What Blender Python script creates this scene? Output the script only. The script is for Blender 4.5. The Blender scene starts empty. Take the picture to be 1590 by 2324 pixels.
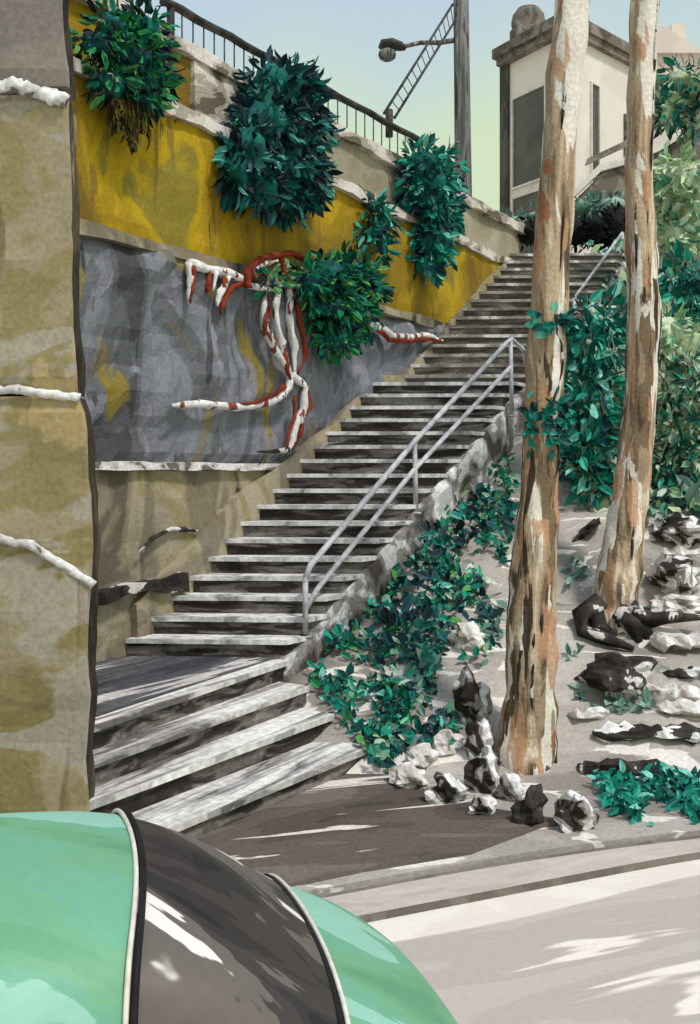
import bpy, bmesh, math, random
from mathutils import Vector, noise, Matrix
R = math.radians
scene = bpy.context.scene
COL = scene.collection
F, CX, HY, EYE, K = 983.0, 350.0, 470.0, 2.9, 700/1590.0

# ------------------------------------------------------------------ view geometry helpers
def ray(X, Y): return Vector(((X*K-CX)/F, 1.0, (HY-Y*K)/F))
def Pd(X, Y, d): return Vector((0, 0, EYE)) + ray(X, Y)*d           # point at depth d
def Pz(X, Y, z):                                                     # point at height z
    r = ray(X, Y); return Vector((0, 0, EYE)) + r*((z-EYE)/r.z)
DW = Vector((.63, 1, 0)).normalized(); NW = Vector((DW.y, -DW.x, 0))
def wallx(y): return -2.5+.63*(y-10.8)
def rightx(y): return -.70+.74*(y-10.8) if y < 15.4 else 2.704+.62*(y-15.4)
def stairz(y):
    if y < 10.8: return .85
    if y < 15.39: return .85+.2*(y-10.8)/.27
    if y < 16.0: return 4.25
    return min(7.25, 4.25+.2*(y-16)/.27)
def fbm(v, s=1.0, o=3): return noise.fractal(Vector(v)*s, 1.0, 2.0, o)
def hill(x, y):
    y0 = 9.2
    if y < y0: z = -.12+.0*(y)
    elif y < 12: z = .44*(y-y0)
    elif y < 20.3: z = 1.232+.72*(y-12)
    else: z = min(7.21+.3*(y-20.3), 9.0)
    if y > y0:
        a = min(1, (y-y0)/1.0)
        z += a*.10*fbm((x, y, 0), .9)
        if x > 1.5:
            st = .38; q = z/st; f = q-math.floor(q)
            zt = (math.floor(q)+min(1, max(0, (f-.55)/.45)))*st
            z += (zt-z)*.75*min(1, (x-1.5))*a*(1 if y < 18 else 0)
    return z
def terr(x, y):
    if x < wallx(y)-.35: return 7.0 if y > 7.5 else -.2
    if y > 10 and x < rightx(y)+.12:
        if y > 20: return 7.2
        return min(stairz(y)-.42, stairz(max(y-.6, 10))-.3) if y > 10.7 else .3
    return hill(x, y)
def hit(X, Y):
    r = ray(X, Y); d = 6.0
    while d < 40:
        p = Vector((0, 0, EYE))+r*d
        if p.z <= max(terr(p.x, p.y), 0 if p.y < 9.3 else -9): return p
        d += .03
    return Pd(X, Y, 30)

# ------------------------------------------------------------------ mesh builder
class MB:
    def __init__(s): s.v = []; s.f = []; s.m = []; s.sm = []
    def add(s, vs, fs, m=0, smooth=False):
        o = len(s.v); s.v += [Vector(q) for q in vs]
        for f in fs: s.f.append([i+o for i in f]); s.m.append(m); s.sm.append(smooth)
        return s
    def box(s, a, b, m=0):
        x0, y0, z0 = a; x1, y1, z1 = b
        return s.add([(x0,y0,z0),(x1,y0,z0),(x1,y1,z0),(x0,y1,z0),(x0,y0,z1),(x1,y0,z1),(x1,y1,z1),(x0,y1,z1)],
              [(0,3,2,1),(4,5,6,7),(0,1,5,4),(1,2,6,5),(2,3,7,6),(3,0,4,7)], m)
    def prism(s, poly, z0, z1, m=0, mt=None):
        n = len(poly); a = sum(poly[i][0]*poly[(i+1)%n][1]-poly[(i+1)%n][0]*poly[i][1] for i in range(n))
        if a < 0: poly = poly[::-1]
        vs = [(p[0], p[1], z0) for p in poly]+[(p[0], p[1], z1) for p in poly]
        s.add(vs, [tuple(range(n))[::-1]]+[(i, (i+1)%n, n+(i+1)%n, n+i) for i in range(n)], m)
        s.add([(p[0], p[1], z1) for p in poly], [tuple(range(n))], m if mt is None else mt)
        return s
    def tube(s, pts, rad, n=8, m=0, wob=0, seed=0, flat=1.0):
        pts = [Vector(p) for p in pts]
        if not isinstance(rad, (list, tuple)): rad = [rad]*len(pts)
        vs = []; fs = []; L = len(pts)
        up = Vector((0, 1, 0)) if abs((pts[-1]-pts[0]).normalized().y) < .8 else Vector((1, 0, 0))
        for i, p in enumerate(pts):
            t = (pts[min(i+1, L-1)]-pts[max(i-1, 0)]).normalized()
            a = t.cross(up).normalized(); b = t.cross(a).normalized()
            for k in range(n):
                th = 2*math.pi*k/n
                r = rad[i]*(1+(wob*noise.noise(Vector((math.cos(th)*1.3, math.sin(th)*1.3, i*.35+seed*7.7))) if wob else 0))
                vs.append(p+a*math.cos(th)*r+b*math.sin(th)*r*flat)
        for i in range(L-1):
            for k in range(n):
                fs.append((i*n+k, i*n+(k+1)%n, (i+1)*n+(k+1)%n, (i+1)*n+k))
        fs.append(tuple(range(n))[::-1]); fs.append(tuple((L-1)*n+k for k in range(n)))
        return s.add(vs, fs, m, True)
    def leaf(s, p, d, nrm, L, W, m=0):
        d = d.normalized(); side = d.cross(nrm)
        if side.length < 1e-4: side = Vector((1, 0, 0))
        side.normalize(); u = side.cross(d).normalized()
        a = p+d*L*.3; b = p+d*L*.7
        return s.add([p, a+side*W*.5+u*W*.12, b+side*W*.42+u*W*.12, p+d*L-u*L*.08, b-side*W*.42+u*W*.12, a-side*W*.5+u*W*.12],
              [(0, 3, 2, 1), (0, 5, 4, 3)], m)
    def blob(s, c, r, seed=0, amp=.25, sub=2, m=0, fr=1.3, flatz=None, smooth=True):
        bm = bmesh.new(); bmesh.ops.create_icosphere(bm, subdivisions=sub, radius=1)
        vs = []
        for v in bm.verts:
            q = v.co.copy(); k = 1+amp*noise.fractal(q*fr+Vector((seed*3.1, seed*1.7, seed)), 1, 2, 3)*1.6
            w = Vector((q.x*r[0]*k, q.y*r[1]*k, q.z*r[2]*k))
            if flatz is not None: w.z = max(w.z, flatz)
            vs.append(Vector(c)+w)
        fs = [tuple(v.index for v in f.verts) for f in bm.faces]; bm.free()
        return s.add(vs, fs, m, smooth)

def setp(o, label=None, cat=None, group=None, kind=None):
    if label: o['label'] = label
    if cat: o['category'] = cat
    if group: o['group'] = group
    if kind: o['kind'] = kind
    return o
def thing(name, label, cat, loc=(0, 0, 0), group=None):
    o = bpy.data.objects.new(name, None); COL.objects.link(o); o.location = loc
    o.empty_display_size = .2
    return setp(o, label, cat, group)
ABS = {}
def obj(name, mb, mats, parent=None, base=None):
    if not isinstance(mats, (list, tuple)): mats = [mats]
    off = Vector((0, 0, 0))
    if parent is not None: off = ABS.get(parent.name, parent.location.copy())
    elif base is not None: off = Vector(base)
    me = bpy.data.meshes.new(name)
    me.from_pydata([tuple(v-off) for v in mb.v], [], mb.f)
    for m in mats: me.materials.append(m)
    me.polygons.foreach_set('material_index', mb.m)
    me.polygons.foreach_set('use_smooth', mb.sm)
    me.update()
    o = bpy.data.objects.new(name, me); COL.objects.link(o)
    if parent is not None: o.parent = parent
    elif base is not None: o.location = off
    ABS[o.name] = off
    return o

# ------------------------------------------------------------------ materials
def lin(c):
    r = []
    for q in c:
        q /= 255.0; r.append(q/12.92 if q <= .04045 else ((q+.055)/1.055)**2.4)
    return (*r, 1)
def wash(name, cols, scale=1.5, stretch=(1, 1, 1), rot=0, hard=.7, rough=.85, bump=.25, grain=.18, streaks=(), detail=4, spec=.25, dist=.8, bscale=25, mode='obj', lo=.32, hi=.68):
    """a mottled, hand-washed surface: patches of the given colours, fine grain, optional streaks / stains"""
    m = bpy.data.materials.new(name); m.use_nodes = True; N = m.node_tree.nodes; L = m.node_tree.links
    b = N['Principled BSDF']; b.inputs['Roughness'].default_value = rough; b.inputs['Specular IOR Level'].default_value = spec
    tc = N.new('ShaderNodeTexCoord')
    def nz(sc, st, det, ds, w=0.0, ro=0):
        mp = N.new('ShaderNodeMapping'); mp.inputs['Scale'].default_value = st
        mp.inputs['Location'].default_value = (w*3.3, w*1.9, w*5.1)
        mp0 = N.new('ShaderNodeMapping'); mp0.inputs['Rotation'].default_value = (0, 0, ro)
        L.new(tc.outputs['Object'], mp0.inputs[0]); L.new(mp0.outputs[0], mp.inputs[0])
        n = N.new('ShaderNodeTexNoise'); n.inputs['Scale'].default_value = sc; n.inputs['Detail'].default_value = det
        n.inputs['Distortion'].default_value = ds; L.new(mp.outputs[0], n.inputs['Vector']); return n
    def mix(fac, a, c, mode='MIX'):
        x = N.new('ShaderNodeMix'); x.data_type = 'RGBA'; x.blend_type = mode
        if isinstance(fac, float): x.inputs[0].default_value = fac
        else: L.new(fac, x.inputs[0])
        for s, q in ((6, a), (7, c)):
            if isinstance(q, tuple): x.inputs[s].default_value = q
            else: L.new(q, x.inputs[s])
        return x.outputs[2]
    n1 = nz(scale, stretch, detail, dist, 0, rot)
    if mode == 'island':
        g = N.new('ShaderNodeNewGeometry'); src = g.outputs['Random Per Island']; lo, hi = 0, 1
    else: src = n1.outputs['Fac']
    cr = N.new('ShaderNodeValToRGB'); e = cr.color_ramp.elements
    k = len(cols); w = (hi-lo)/k; tr = w*(1-hard)*.5
    stops = []
    for i, c in enumerate(cols):
        a = lo+i*w; z = a+w
        stops += [(max(0, a+tr) if i else 0, c), (min(1, z-tr) if i < k-1 else 1, c)]
    while len(e) > 1: e.remove(e[0])
    e[0].position = stops[0][0]; e[0].color = lin(stops[0][1])
    for p, c in stops[1:]:
        q = e.new(p); q.color = lin(c)
    L.new(src, cr.inputs[0]); out = cr.outputs[0]
    for j, s in enumerate(streaks):
        c, sc, st, th, wd = s[:5]; am = s[5] if len(s) > 5 else 1.0
        n = nz(sc, st, 4, .6, j+2, s[6] if len(s) > 6 else rot)
        mr = N.new('ShaderNodeMapRange'); mr.inputs['From Min'].default_value = th; mr.inputs['From Max'].default_value = th+wd
        mr.inputs['To Max'].default_value = am
        L.new(n.outputs['Fac'], mr.inputs['Value']); out = mix(mr.outputs[0], out, lin(c))
    ng = nz(bscale, (1, 1, 1), 6, .2, 9)
    mr = N.new('ShaderNodeMapRange'); mr.inputs['From Min'].default_value = .3; mr.inputs['From Max'].default_value = .7
    mr.inputs['To Min'].default_value = 1-grain; mr.inputs['To Max'].default_value = 1+grain*.6
    L.new(ng.outputs['Fac'], mr.inputs['Value'])
    cb = N.new('ShaderNodeCombineColor')
    for i in range(3): L.new(mr.outputs[0], cb.inputs[i])
    out = mix(1.0, out, cb.outputs[0], 'MULTIPLY')
    L.new(out, b.inputs['Base Color'])
    if bump:
        bp = N.new('ShaderNodeBump'); bp.inputs['Strength'].default_value = bump; bp.inputs['Distance'].default_value = .02
        ad = N.new('ShaderNodeMath'); ad.operation = 'ADD'; L.new(ng.outputs['Fac'], ad.inputs[0]); L.new(n1.outputs['Fac'], ad.inputs[1])
        L.new(ad.outputs[0], bp.inputs['Height']); L.new(bp.outputs[0], b.inputs['Normal'])
    return m
M = {}
M['sandstone'] = wash('sandstone', [(126,112,80),(144,130,88),(162,148,120),(150,136,96),(178,156,112)], .55, (1,1,1.3), hard=.8,
    streaks=[((172,162,148), .9, (1,1,2.2), .55, .03, .85), ((112,92,58), 1.6, (2.5,2.5,.35), .63, .05, .7)])
M['pier_cap'] = wash('pier_cap_stone', [(128,120,114),(142,132,124),(156,146,138)], .8, hard=.5, streaks=[((88,78,70), 2, (2,2,.3), .66, .06, .7)])
M['pier_shade'] = wash('shaded_return_stone', [(44,38,32),(62,54,44),(84,74,58),(150,138,110)], 1.6, (1,1,.6), hard=.8, hi=.74)  # dark stone colours paint the side shade onto the pier's return face
M['ledge'] = wash('pale_ledge_stone', [(120,110,100),(205,200,198),(235,232,230),(242,240,238)], 3.2, (1,1,1.6), hard=.75, grain=.25)
M['beige'] = wash('beige_stone', [(104,95,82),(142,131,110),(166,155,132),(156,142,106),(174,163,140)], .8, hard=.45,
    streaks=[((52,46,42), 1.0, (1.4,1.4,.6), .60, .07, .9), ((110,102,92), .8, (1.6,1.6,.5), .54, .05, .6)])
M['rock'] = wash('grey_rock_face', [(78,78,80),(100,102,107),(122,124,132),(132,134,142),(108,110,116),(140,126,66)], .85, (1,1,.55), hard=.75, bump=.5,
    streaks=[((146,126,44), .9, (1,1,.45), .60, .04, .85), ((150,150,162), 2.2, (1.4,1.4,.5), .60, .03, .7), ((66,64,64), 1.4, (2,2,.3), .66, .03, .8), ((44,42,40), .7, (1,1,1), .68, .05, .9)])
M['yellow'] = wash('ochre_render', [(128,102,34),(152,124,34),(172,140,28),(190,158,26),(146,132,50)], .7, (1,1,.6), hard=.6,
    streaks=[((134,108,44), 1.4, (2.2,2.2,.22), .61, .03, .8), ((84,66,34), 2.6, (2.6,2.6,.25), .70, .015, .9)])
M['olive_wall'] = wash('olive_grey_render', [(150,142,116),(164,156,132),(178,170,148)], .9, hard=.4)
M['coping'] = wash('weathered_coping', [(108,98,84),(176,166,152),(222,212,202),(236,228,220)], 1.2, (1,1,2.5), hard=.8, grain=.22)
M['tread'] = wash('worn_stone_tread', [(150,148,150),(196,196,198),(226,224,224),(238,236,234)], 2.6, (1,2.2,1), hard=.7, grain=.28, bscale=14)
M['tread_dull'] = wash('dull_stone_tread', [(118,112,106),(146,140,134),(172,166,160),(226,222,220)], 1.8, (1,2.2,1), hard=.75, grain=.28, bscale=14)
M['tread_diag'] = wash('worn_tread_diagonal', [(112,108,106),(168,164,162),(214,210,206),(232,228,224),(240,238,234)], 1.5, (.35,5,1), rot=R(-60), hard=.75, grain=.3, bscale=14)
M['riser'] = wash('dark_stone_riser', [(46,40,38),(64,58,54),(108,102,98),(136,130,126)], 2.0, (.7,1,4.5), hard=.75, grain=.3, bscale=16)  # shade under the nosings is put into the dark riser colours
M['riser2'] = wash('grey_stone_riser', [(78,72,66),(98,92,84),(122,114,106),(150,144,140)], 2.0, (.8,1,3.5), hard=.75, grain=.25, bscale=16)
M['landing'] = wash('slate_landing', [(62,62,68),(78,78,84),(100,98,102),(205,200,198)], 1.0, (.4,3.2,1), rot=R(-60), hard=.8, grain=.35, bscale=18, hi=.70)
M['kerbstone'] = wash('broken_white_stone', [(74,68,64),(112,106,102),(140,136,134),(196,194,196),(236,234,236)], 2.4, hard=.8, grain=.3)
M['rail'] = wash('galvanised_rail', [(162,162,168),(184,184,190),(204,204,208)], 4, hard=.4, rough=.5, bump=.08, grain=.1)
M['iron'] = wash('dark_iron', [(40,38,34),(58,54,48),(78,74,66)], 4, hard=.5, rough=.6, bump=.1)
M['pole'] = wash('grey_timber_pole', [(88,86,84),(112,112,112),(128,126,124),(70,66,62)], 2.2, (4,4,.3), hard=.7,
    streaks=[((190,192,190), 3, (5,5,.25), .66, .02, .8)])
M['bark'] = wash('gum_bark', [(92,76,58),(128,108,84),(166,144,118),(196,172,142),(222,204,182)], 1.35, (3.0,3.0,.36), hard=.85, bump=.5, dist=1.4,
    streaks=[((238,230,218), 1.6, (3.4,3.4,.34), .545, .012, .95), ((196,148,112), 1.6, (2.8,2.8,.5), .56, .02, .8), ((160,98,64), 1.8, (2.8,2.8,.8), .66, .02, .8), ((58,48,40), 1.9, (3.0,3.0,.26), .63, .015, .95)])
M['rootdark'] = wash('wet_black_root', [(34,30,28),(50,45,41),(70,63,58),(214,210,208)], 2.6, hard=.85, bump=.5, hi=.66)
M['leaf'] = wash('teal_leaf', [(18,84,82),(16,126,110),(24,144,120),(34,86,92),(44,160,136),(20,48,58),(18,132,116),(110,198,180)], mode='island', hard=.9, rough=.6, bump=0, grain=.2, scale=8)
M['leafteal'] = wash('bright_teal_leaf', [(20,136,116),(28,152,130),(26,100,98),(60,176,152),(22,128,108),(30,64,74),(130,206,190),(24,140,116)], mode='island', hard=.9, rough=.6, bump=0, grain=.2, scale=8)
M['leafmix'] = wash('mixed_leaf', [(18,112,98),(150,176,128),(24,136,112),(40,84,88),(120,170,140),(16,92,84),(190,212,190),(30,60,60),(60,164,140)], mode='island', hard=.9, rough=.6, bump=0, grain=.2, scale=8)
M['leafdark'] = wash('dark_leaf', [(26,52,62),(18,84,84),(28,38,46),(16,112,102),(48,78,88),(18,64,74),(80,164,152)], mode='island', hard=.9, rough=.6, bump=0, grain=.2, scale=8)
M['leafgreen'] = wash('bright_green_leaf', [(22,116,76),(44,142,82),(18,92,84),(20,38,48),(30,134,108),(90,156,80)], mode='island', hard=.9, rough=.6, bump=0, grain=.2, scale=8)
M['leafpale'] = wash('pale_leaf', [(172,194,146),(192,212,168),(150,186,146),(206,220,188),(90,160,128),(212,226,204)], mode='island', hard=.9, rough=.6, bump=0, grain=.15, scale=8)
M['leafdry'] = wash('dry_hanging_stem', [(96,88,34),(120,108,46),(52,46,26),(70,66,34)], mode='island', hard=.9, bump=0)
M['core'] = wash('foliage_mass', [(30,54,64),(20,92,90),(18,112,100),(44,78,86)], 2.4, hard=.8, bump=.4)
M['corepale'] = wash('pale_foliage_mass', [(168,188,140),(190,208,166),(212,222,196),(142,174,136)], 2.0, hard=.8, bump=.4)
M['hedge'] = wash('black_hedge', [(16,16,18),(24,26,28),(30,34,34)], 3, hard=.6, bump=.6)
M['leafblack'] = wash('black_leaf', [(16,18,20),(26,28,30),(22,34,34)], mode='island', hard=.9, bump=0)
M['leafmist'] = wash('grey_teal_leaf', [(116,150,138),(96,134,122),(150,176,164)], mode='island', hard=.9, bump=0)
M['hill'] = wash('pale_hill_earth', [(146,138,130),(164,156,148),(176,168,160),(188,180,172)], .7, (1,1,2.5), hard=.7,
    streaks=[((234,226,218), 1.3, (1,2.6,3), .56, .02, .9), ((112,126,112), 1.2, (1,1,2), .66, .02, .8)])
M['road'] = wash('pale_asphalt', [(180,170,162),(186,176,168),(192,182,174),(184,174,166),(236,226,216)], .5, (.35,2.4,1), rot=R(-16), hard=.9, bump=.08, grain=.06, lo=.3, hi=.66)
M['gutter'] = wash('cream_gutter', [(226,216,206),(234,225,215)], 1.2, hard=.5, bump=.08, grain=.05)
M['kerbtop'] = wash('grey_kerb', [(182,172,164),(192,182,174),(200,190,182)], 1.2, (1,3,1), rot=R(-16), hard=.5, bump=.1, grain=.08)
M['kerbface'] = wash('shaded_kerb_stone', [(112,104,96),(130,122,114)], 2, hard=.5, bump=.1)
M['pave'] = wash('dark_pavement', [(74,66,60),(88,79,72),(100,90,82),(116,106,98),(150,140,130)], .6, (.6,1.6,1), rot=R(-16), hard=.8, bump=.2, grain=.2, hi=.74,
    streaks=[((228,218,208), 1.6, (.35,3.4,1), .635, .012, .95)])
M['boulder'] = wash('black_white_boulder', [(34,30,28),(46,41,38),(60,54,50),(228,226,226),(240,238,238)], 3.0, (.7,.7,3.0), hard=.85, bump=.6, grain=.3, lo=.3, hi=.64, bscale=12)
M['mottledrock'] = wash('mottled_rock', [(36,32,30),(52,46,42),(150,142,136),(236,234,234),(240,238,238)], 2.6, (1,1,1.2), hard=.8, bump=.6, grain=.35, lo=.3, hi=.62, bscale=12)
M['paleboulder'] = wash('pale_boulder', [(150,140,130),(205,198,192),(238,234,230),(96,120,112)], 2.0, hard=.85, bump=.4, grain=.2)
M['house'] = wash('cream_house_wall', [(228,216,206),(236,226,217),(241,233,224)], .5, hard=.4, bump=.08, grain=.05)
M['housetrim'] = wash('grey_brown_trim', [(92,84,74),(120,110,100),(146,136,126)], 2.2, hard=.7)
M['housecol'] = wash('dark_pilaster', [(74,70,62),(96,92,82)], 1.6, (2,2,.4), hard=.7)
M['winglass'] = wash('dull_window', [(74,67,61),(84,77,70),(92,85,78)], .9, hard=.5, rough=.35, bump=.03, grain=.06, spec=.4)
M['winframe'] = wash('cream_frame', [(222,212,202),(236,228,220)], 2, hard=.4, bump=.05)
M['blush'] = wash('pale_pink_wall', [(226,208,198),(234,218,208)], .4, hard=.4, bump=.05, grain=.04)
M['rootw'] = wash('white_fig_root', [(220,216,214),(236,234,234),(244,242,242)], 3, (2,2,.5), hard=.6, bump=.3,
    streaks=[((128,48,24), 2.4, (3.0,3.0,.7), .565, .012, .95)])
M['rootr'] = wash('red_fig_root', [(112,38,22),(138,54,30),(150,66,38)], 4, hard=.7, bump=.3)
M['rootgrey'] = wash('grey_fig_root', [(60,54,50),(90,84,70),(130,124,80)], 4, hard=.7, bump=.3)
M['paint'] = wash('green_car_paint', [(98,156,118),(106,164,124),(114,170,132),(112,172,142),(148,198,178)], 1.0, (.6,1.8,1.0), rot=R(-5), hard=.88, rough=.5, spec=.3, bump=0, grain=.05, hi=.58)  # palest mint patches are sky reflections painted into the colour
M['glass'] = wash('dark_car_glass', [(38,35,37),(52,47,46),(64,58,56),(104,96,90),(236,228,220)], 1.0, (.8,2.4,1.6), rot=R(12), hard=.92, rough=.4, spec=.25, bump=0, grain=.08, lo=.32, hi=.66)  # near-white patches are reflections painted into the glass colour
M['trim'] = wash('cream_trim', [(222,214,200),(234,226,214)], 3, hard=.4, rough=.4, bump=0)
M['rubber'] = wash('black_rubber', [(22,22,22),(32,30,30)], 4, hard=.5, rough=.7, bump=.05)
M['chrome'] = wash('dull_chrome', [(150,152,154),(180,182,184)], 4, hard=.4, rough=.25, bump=0, spec=.8)
M['lens'] = wash('red_lamp_lens', [(120,24,18),(150,34,24)], 4, hard=.4, rough=.2, bump=0)
M['lampglass'] = wash('frosted_lamp', [(120,122,122),(150,152,150)], 4, hard=.4, rough=.3, bump=0)

rnd = random.Random(11)
# ================================================================== SETTING
def grid_mesh(xs, ys, fn):
    mb = MB(); nx = len(xs)
    vs = [(x, y, fn(x, y)) for y in ys for x in xs]
    fs = [(j*nx+i, j*nx+i+1, (j+1)*nx+i+1, (j+1)*nx+i) for j in range(len(ys)-1) for i in range(nx-1)]
    return mb.add(vs, fs, 0, True)
def rng(a, b, s):
    r = []; q = a
    while q < b-1e-6: r.append(q); q += s
    return r
xs = [-300, -150, -80, -40, -20, -12]+rng(-8, 12, .16)+[12, 14, 17, 22, 30, 50, 90, 160, 300]
ys = [-200, -80, -30, -10, 0, 5]+rng(7, 23, .16)+[23, 24, 26, 28, 31, 36, 45, 70, 120, 250, 500]
def ground_z(x, y):
    z = terr(x, y)
    q = -.3*x+.954*y
    if y < 9.2: z = min(z, -.2) if not (x < wallx(y)-.35 and y > 7.5) else z
    return z
setp(obj('hillside', grid_mesh(xs, ys, ground_z), M['hill']), kind='structure')
def f_low(x): return 6.46+.42*(x-.21) if x < 2 else 7.21+.42*(x-2)-.045*(x-2)**2 if x < 5 else 8.065+.15*(x-5)
def f_up(x):
    if x < 0: return 6.84+.42*x
    return 6.84+.46*x-.035*x*x if x < 5 else 8.265+.15*(x-5)
def strip(name, fa, fb, z0, z1, mats, xa=-40, xb=40, kind='structure'):
    X = [xa, -20, -12]+[-8+.4*i for i in range(46)]+[12, 16, 24, xb]; X = [x for x in X if xa <= x <= xb]
    n = len(X); mb = MB(); vs = []
    for x in X: vs += [(x, fa(x), z1), (x, fb(x), z1), (x, fb(x), z0), (x, fa(x), z0)]
    for i in range(n-1):
        a, b = i*4, i*4+4
        mb.f += []; 
    mb.add(vs, [(i*4+k, i*4+(k+1)%4, i*4+4+(k+1)%4, i*4+4+k) for i in range(n-1) for k in range(4)][:], 0)
    for q in range(len(mb.f)):
        if q % 4 == 3: mb.m[q] = len(mats)-1
    mb.add([vs[0], vs[1], vs[2], vs[3]], [(3, 2, 1, 0)]); mb.add(vs[-4:], [(0, 1, 2, 3)])
    o = obj(name, mb, mats); bm = bmesh.new(); bm.from_mesh(o.data); bmesh.ops.remove_doubles(bm, verts=bm.verts, dist=.0001); bmesh.ops.recalc_face_normals(bm, faces=bm.faces); bm.to_mesh(o.data); bm.free()
    return setp(o, kind=kind)
GW = lambda x: .30+.06*math.sin(x*1.7)
strip('road', lambda x: -40, lambda x: f_low(x)-GW(x), -.19, -.062, [M['road']])
strip('gutter', lambda x: f_low(x)-GW(x)+.002, lambda x: f_low(x)-.002, -.19, -.055, [M['gutter']])
strip('kerb', f_low, lambda x: f_up(x)-.10, -.19, 0, [M['kerbtop'], M['kerbface']])
strip('kerb_joint', lambda x: f_up(x)-.098, lambda x: f_up(x)-.002, -.19, -.02, [M['kerbface']])
mb = MB(); X = [-8+.5*i for i in range(37)]
mb.prism([(x, f_up(x)) for x in X]+[(10, 9.0), (4.6, 9.0), (1.9, 9.34), (.1, 9.8), (-2.3, 9.6), (-8, 7.2)], -.19, .026)
setp(obj('pavement', mb, M['hill']), kind='structure')
mb = MB(); X = [-7.9+.4*i for i in range(23)]
mb.prism([(x, f_up(x)+.12+.03*fbm((x, 0, 0), 2)) for x in X]+[(1.55, 7.9), (1.9, 8.0), (1.2, 8.35), (.75, 8.75), (.35, 9.25), (.1, 9.78), (-2.3, 9.58), (-7.9, 7.2)], .0, .031)
setp(obj('dark_pavement', mb, M['pave']), kind='structure')

# ================================================================== rough wall slabs along the stair direction
def wp(y, off=0): return Vector((wallx(y), y, 0))+NW*off
def slab(mb, y0, y1, zb, zt, off, thick, amp=.04, res=.16, m=0, seed=0, edge=.03):
    """a block of wall between depths y0..y1 and heights zb(y)..zt(y), front face rough"""
    zb = zb if callable(zb) else (lambda y, q=zb: q); zt = zt if callable(zt) else (lambda y, q=zt: q)
    ny = max(2, int((y1-y0)*1.18/res)); hz = max(zt(y)-zb(y) for y in (y0, (y0+y1)/2, y1)); nz_ = max(1, int(hz/res))
    vs = []; fs = []
    for i in range(ny+1):
        y = y0+(y1-y0)*i/ny
        b = zb(y)+edge*fbm((y, seed, 1.3), 1.4); t = zt(y)+edge*fbm((y, seed+5, 4.3), 1.4)
        if t < b+.01: t = b+.01
        for j in range(nz_+1):
            z = b+(t-b)*j/nz_
            o = off+amp*fbm((y*1.18, z, seed), 1.1, 4)
            if j in (0, nz_): o -= amp*.4
            vs.append(wp(y, o)+Vector((0, 0, z)))
        vs.append(wp(y, off-thick)+Vector((0, 0, b))); vs.append(wp(y, off-thick)+Vector((0, 0, t)))
    n = nz_+3
    for i in range(ny):
        for j in range(nz_): fs.append((i*n+j, (i+1)*n+j, (i+1)*n+j+1, i*n+j+1))
        fs.append((i*n+nz_, (i+1)*n+nz_, (i+1)*n+n-1, i*n+n-1))
        fs.append((i*n, i*n+n-2, (i+1)*n+n-2, (i+1)*n))
        fs.append((i*n+n-2, i*n+n-1, (i+1)*n+n-1, (i+1)*n+n-2))
    fs.append(tuple(range(0, nz_+1))+(n-1, n-2)); q = ny*n
    fs.append(tuple(q+k for k in reversed(range(0, nz_+1)))+(q+n-2, q+n-1)); 
    return mb.add(vs, fs, m, False)
W = thing('retaining_wall', 'long retaining wall left of the stairs, ochre band above grey rock and beige base', 'retaining wall', wp(14))
mb = MB(); slab(mb, 7.75, 14.2, -.15, 2.9, 0, .5, .05, seed=1); obj('base_course', mb, M['beige'], W)
mb = MB(); slab(mb, 7.75, 13.25, 2.9, lambda y: 2.99, .10, .5, .03, .12, seed=2); obj('ledge', mb, M['ledge'], W)
mb = MB(); slab(mb, 7.75, 17.9, lambda y: 2.97, lambda y: 5.42, .02, .5, .16, .13, seed=3); obj('rock_face', mb, M['rock'], W)
mb = MB(); slab(mb, 7.75, 18.3, lambda y: 5.36, lambda y: 5.50, .09, .5, .04, .14, seed=4); obj('string_course', mb, M['beige'], W)
mb = MB(); slab(mb, 7.75, 20.9, 5.47, 7.04, .02, .5, .05, .16, seed=5); obj('ochre_band', mb, M['yellow'], W)
mb = MB(); slab(mb, 7.75, 21.0, 7.0, 7.15, .12, .6, .05, .14, seed=6, edge=.05); obj('coping', mb, M['coping'], W)
mb = MB(); slab(mb, 10.9, 19.6, lambda y: stairz(y)-.3, lambda y: stairz(y)+(.50 if y < 12.5 else max(.16, .50-.2*(y-12.5))), .10, .3, .03, .14, seed=7)
obj('stair_string', mb, M['beige'], W)
# short cracks, dark ledge under the wall
mb = MB(); mb.tube([wp(y, .06)+Vector((0, 0, z)) for y, z in ((10.95, 1.98), (11.15, 2.13), (11.4, 2.22), (11.6, 2.2), (11.8, 2.17))], [.01, .03, .025, .03, .012], 6)
obj('crack', mb, M['rootdark'], W)
mb = MB(); slab(mb, 10.2, 11.55, lambda y: 1.52, lambda y: 1.66, .18, .25, .06, .07, seed=9, edge=.10); obj('damp_ledge', mb, M['rootdark'], W)

U = thing('parapet_wall', 'upper parapet wall with pale broken coping set back above the ochre retaining wall', 'parapet wall', wp(14, -.3))
mb = MB(); slab(mb, 7.75, 12.3, 7.1, 7.98, -.28, .3, .03, .18, seed=11); obj('ochre_panel', mb, M['yellow'], U)
mb = MB(); slab(mb, 12.3, 20.9, 7.1, 7.98, -.27, .3, .03, .18, seed=12); obj('grey_panel', mb, M['olive_wall'], U)
mb = MB(); slab(mb, 7.75, 21.0, 7.95, 8.14, -.16, .5, .05, .14, seed=13, edge=.06); obj('coping', mb, M['coping'], U)
mb = MB(); slab(mb, 12.0, 12.75, 7.12, 7.97, -.2, .3, .02, .18, seed=14); obj('pier', mb, M['coping'], U)

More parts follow.
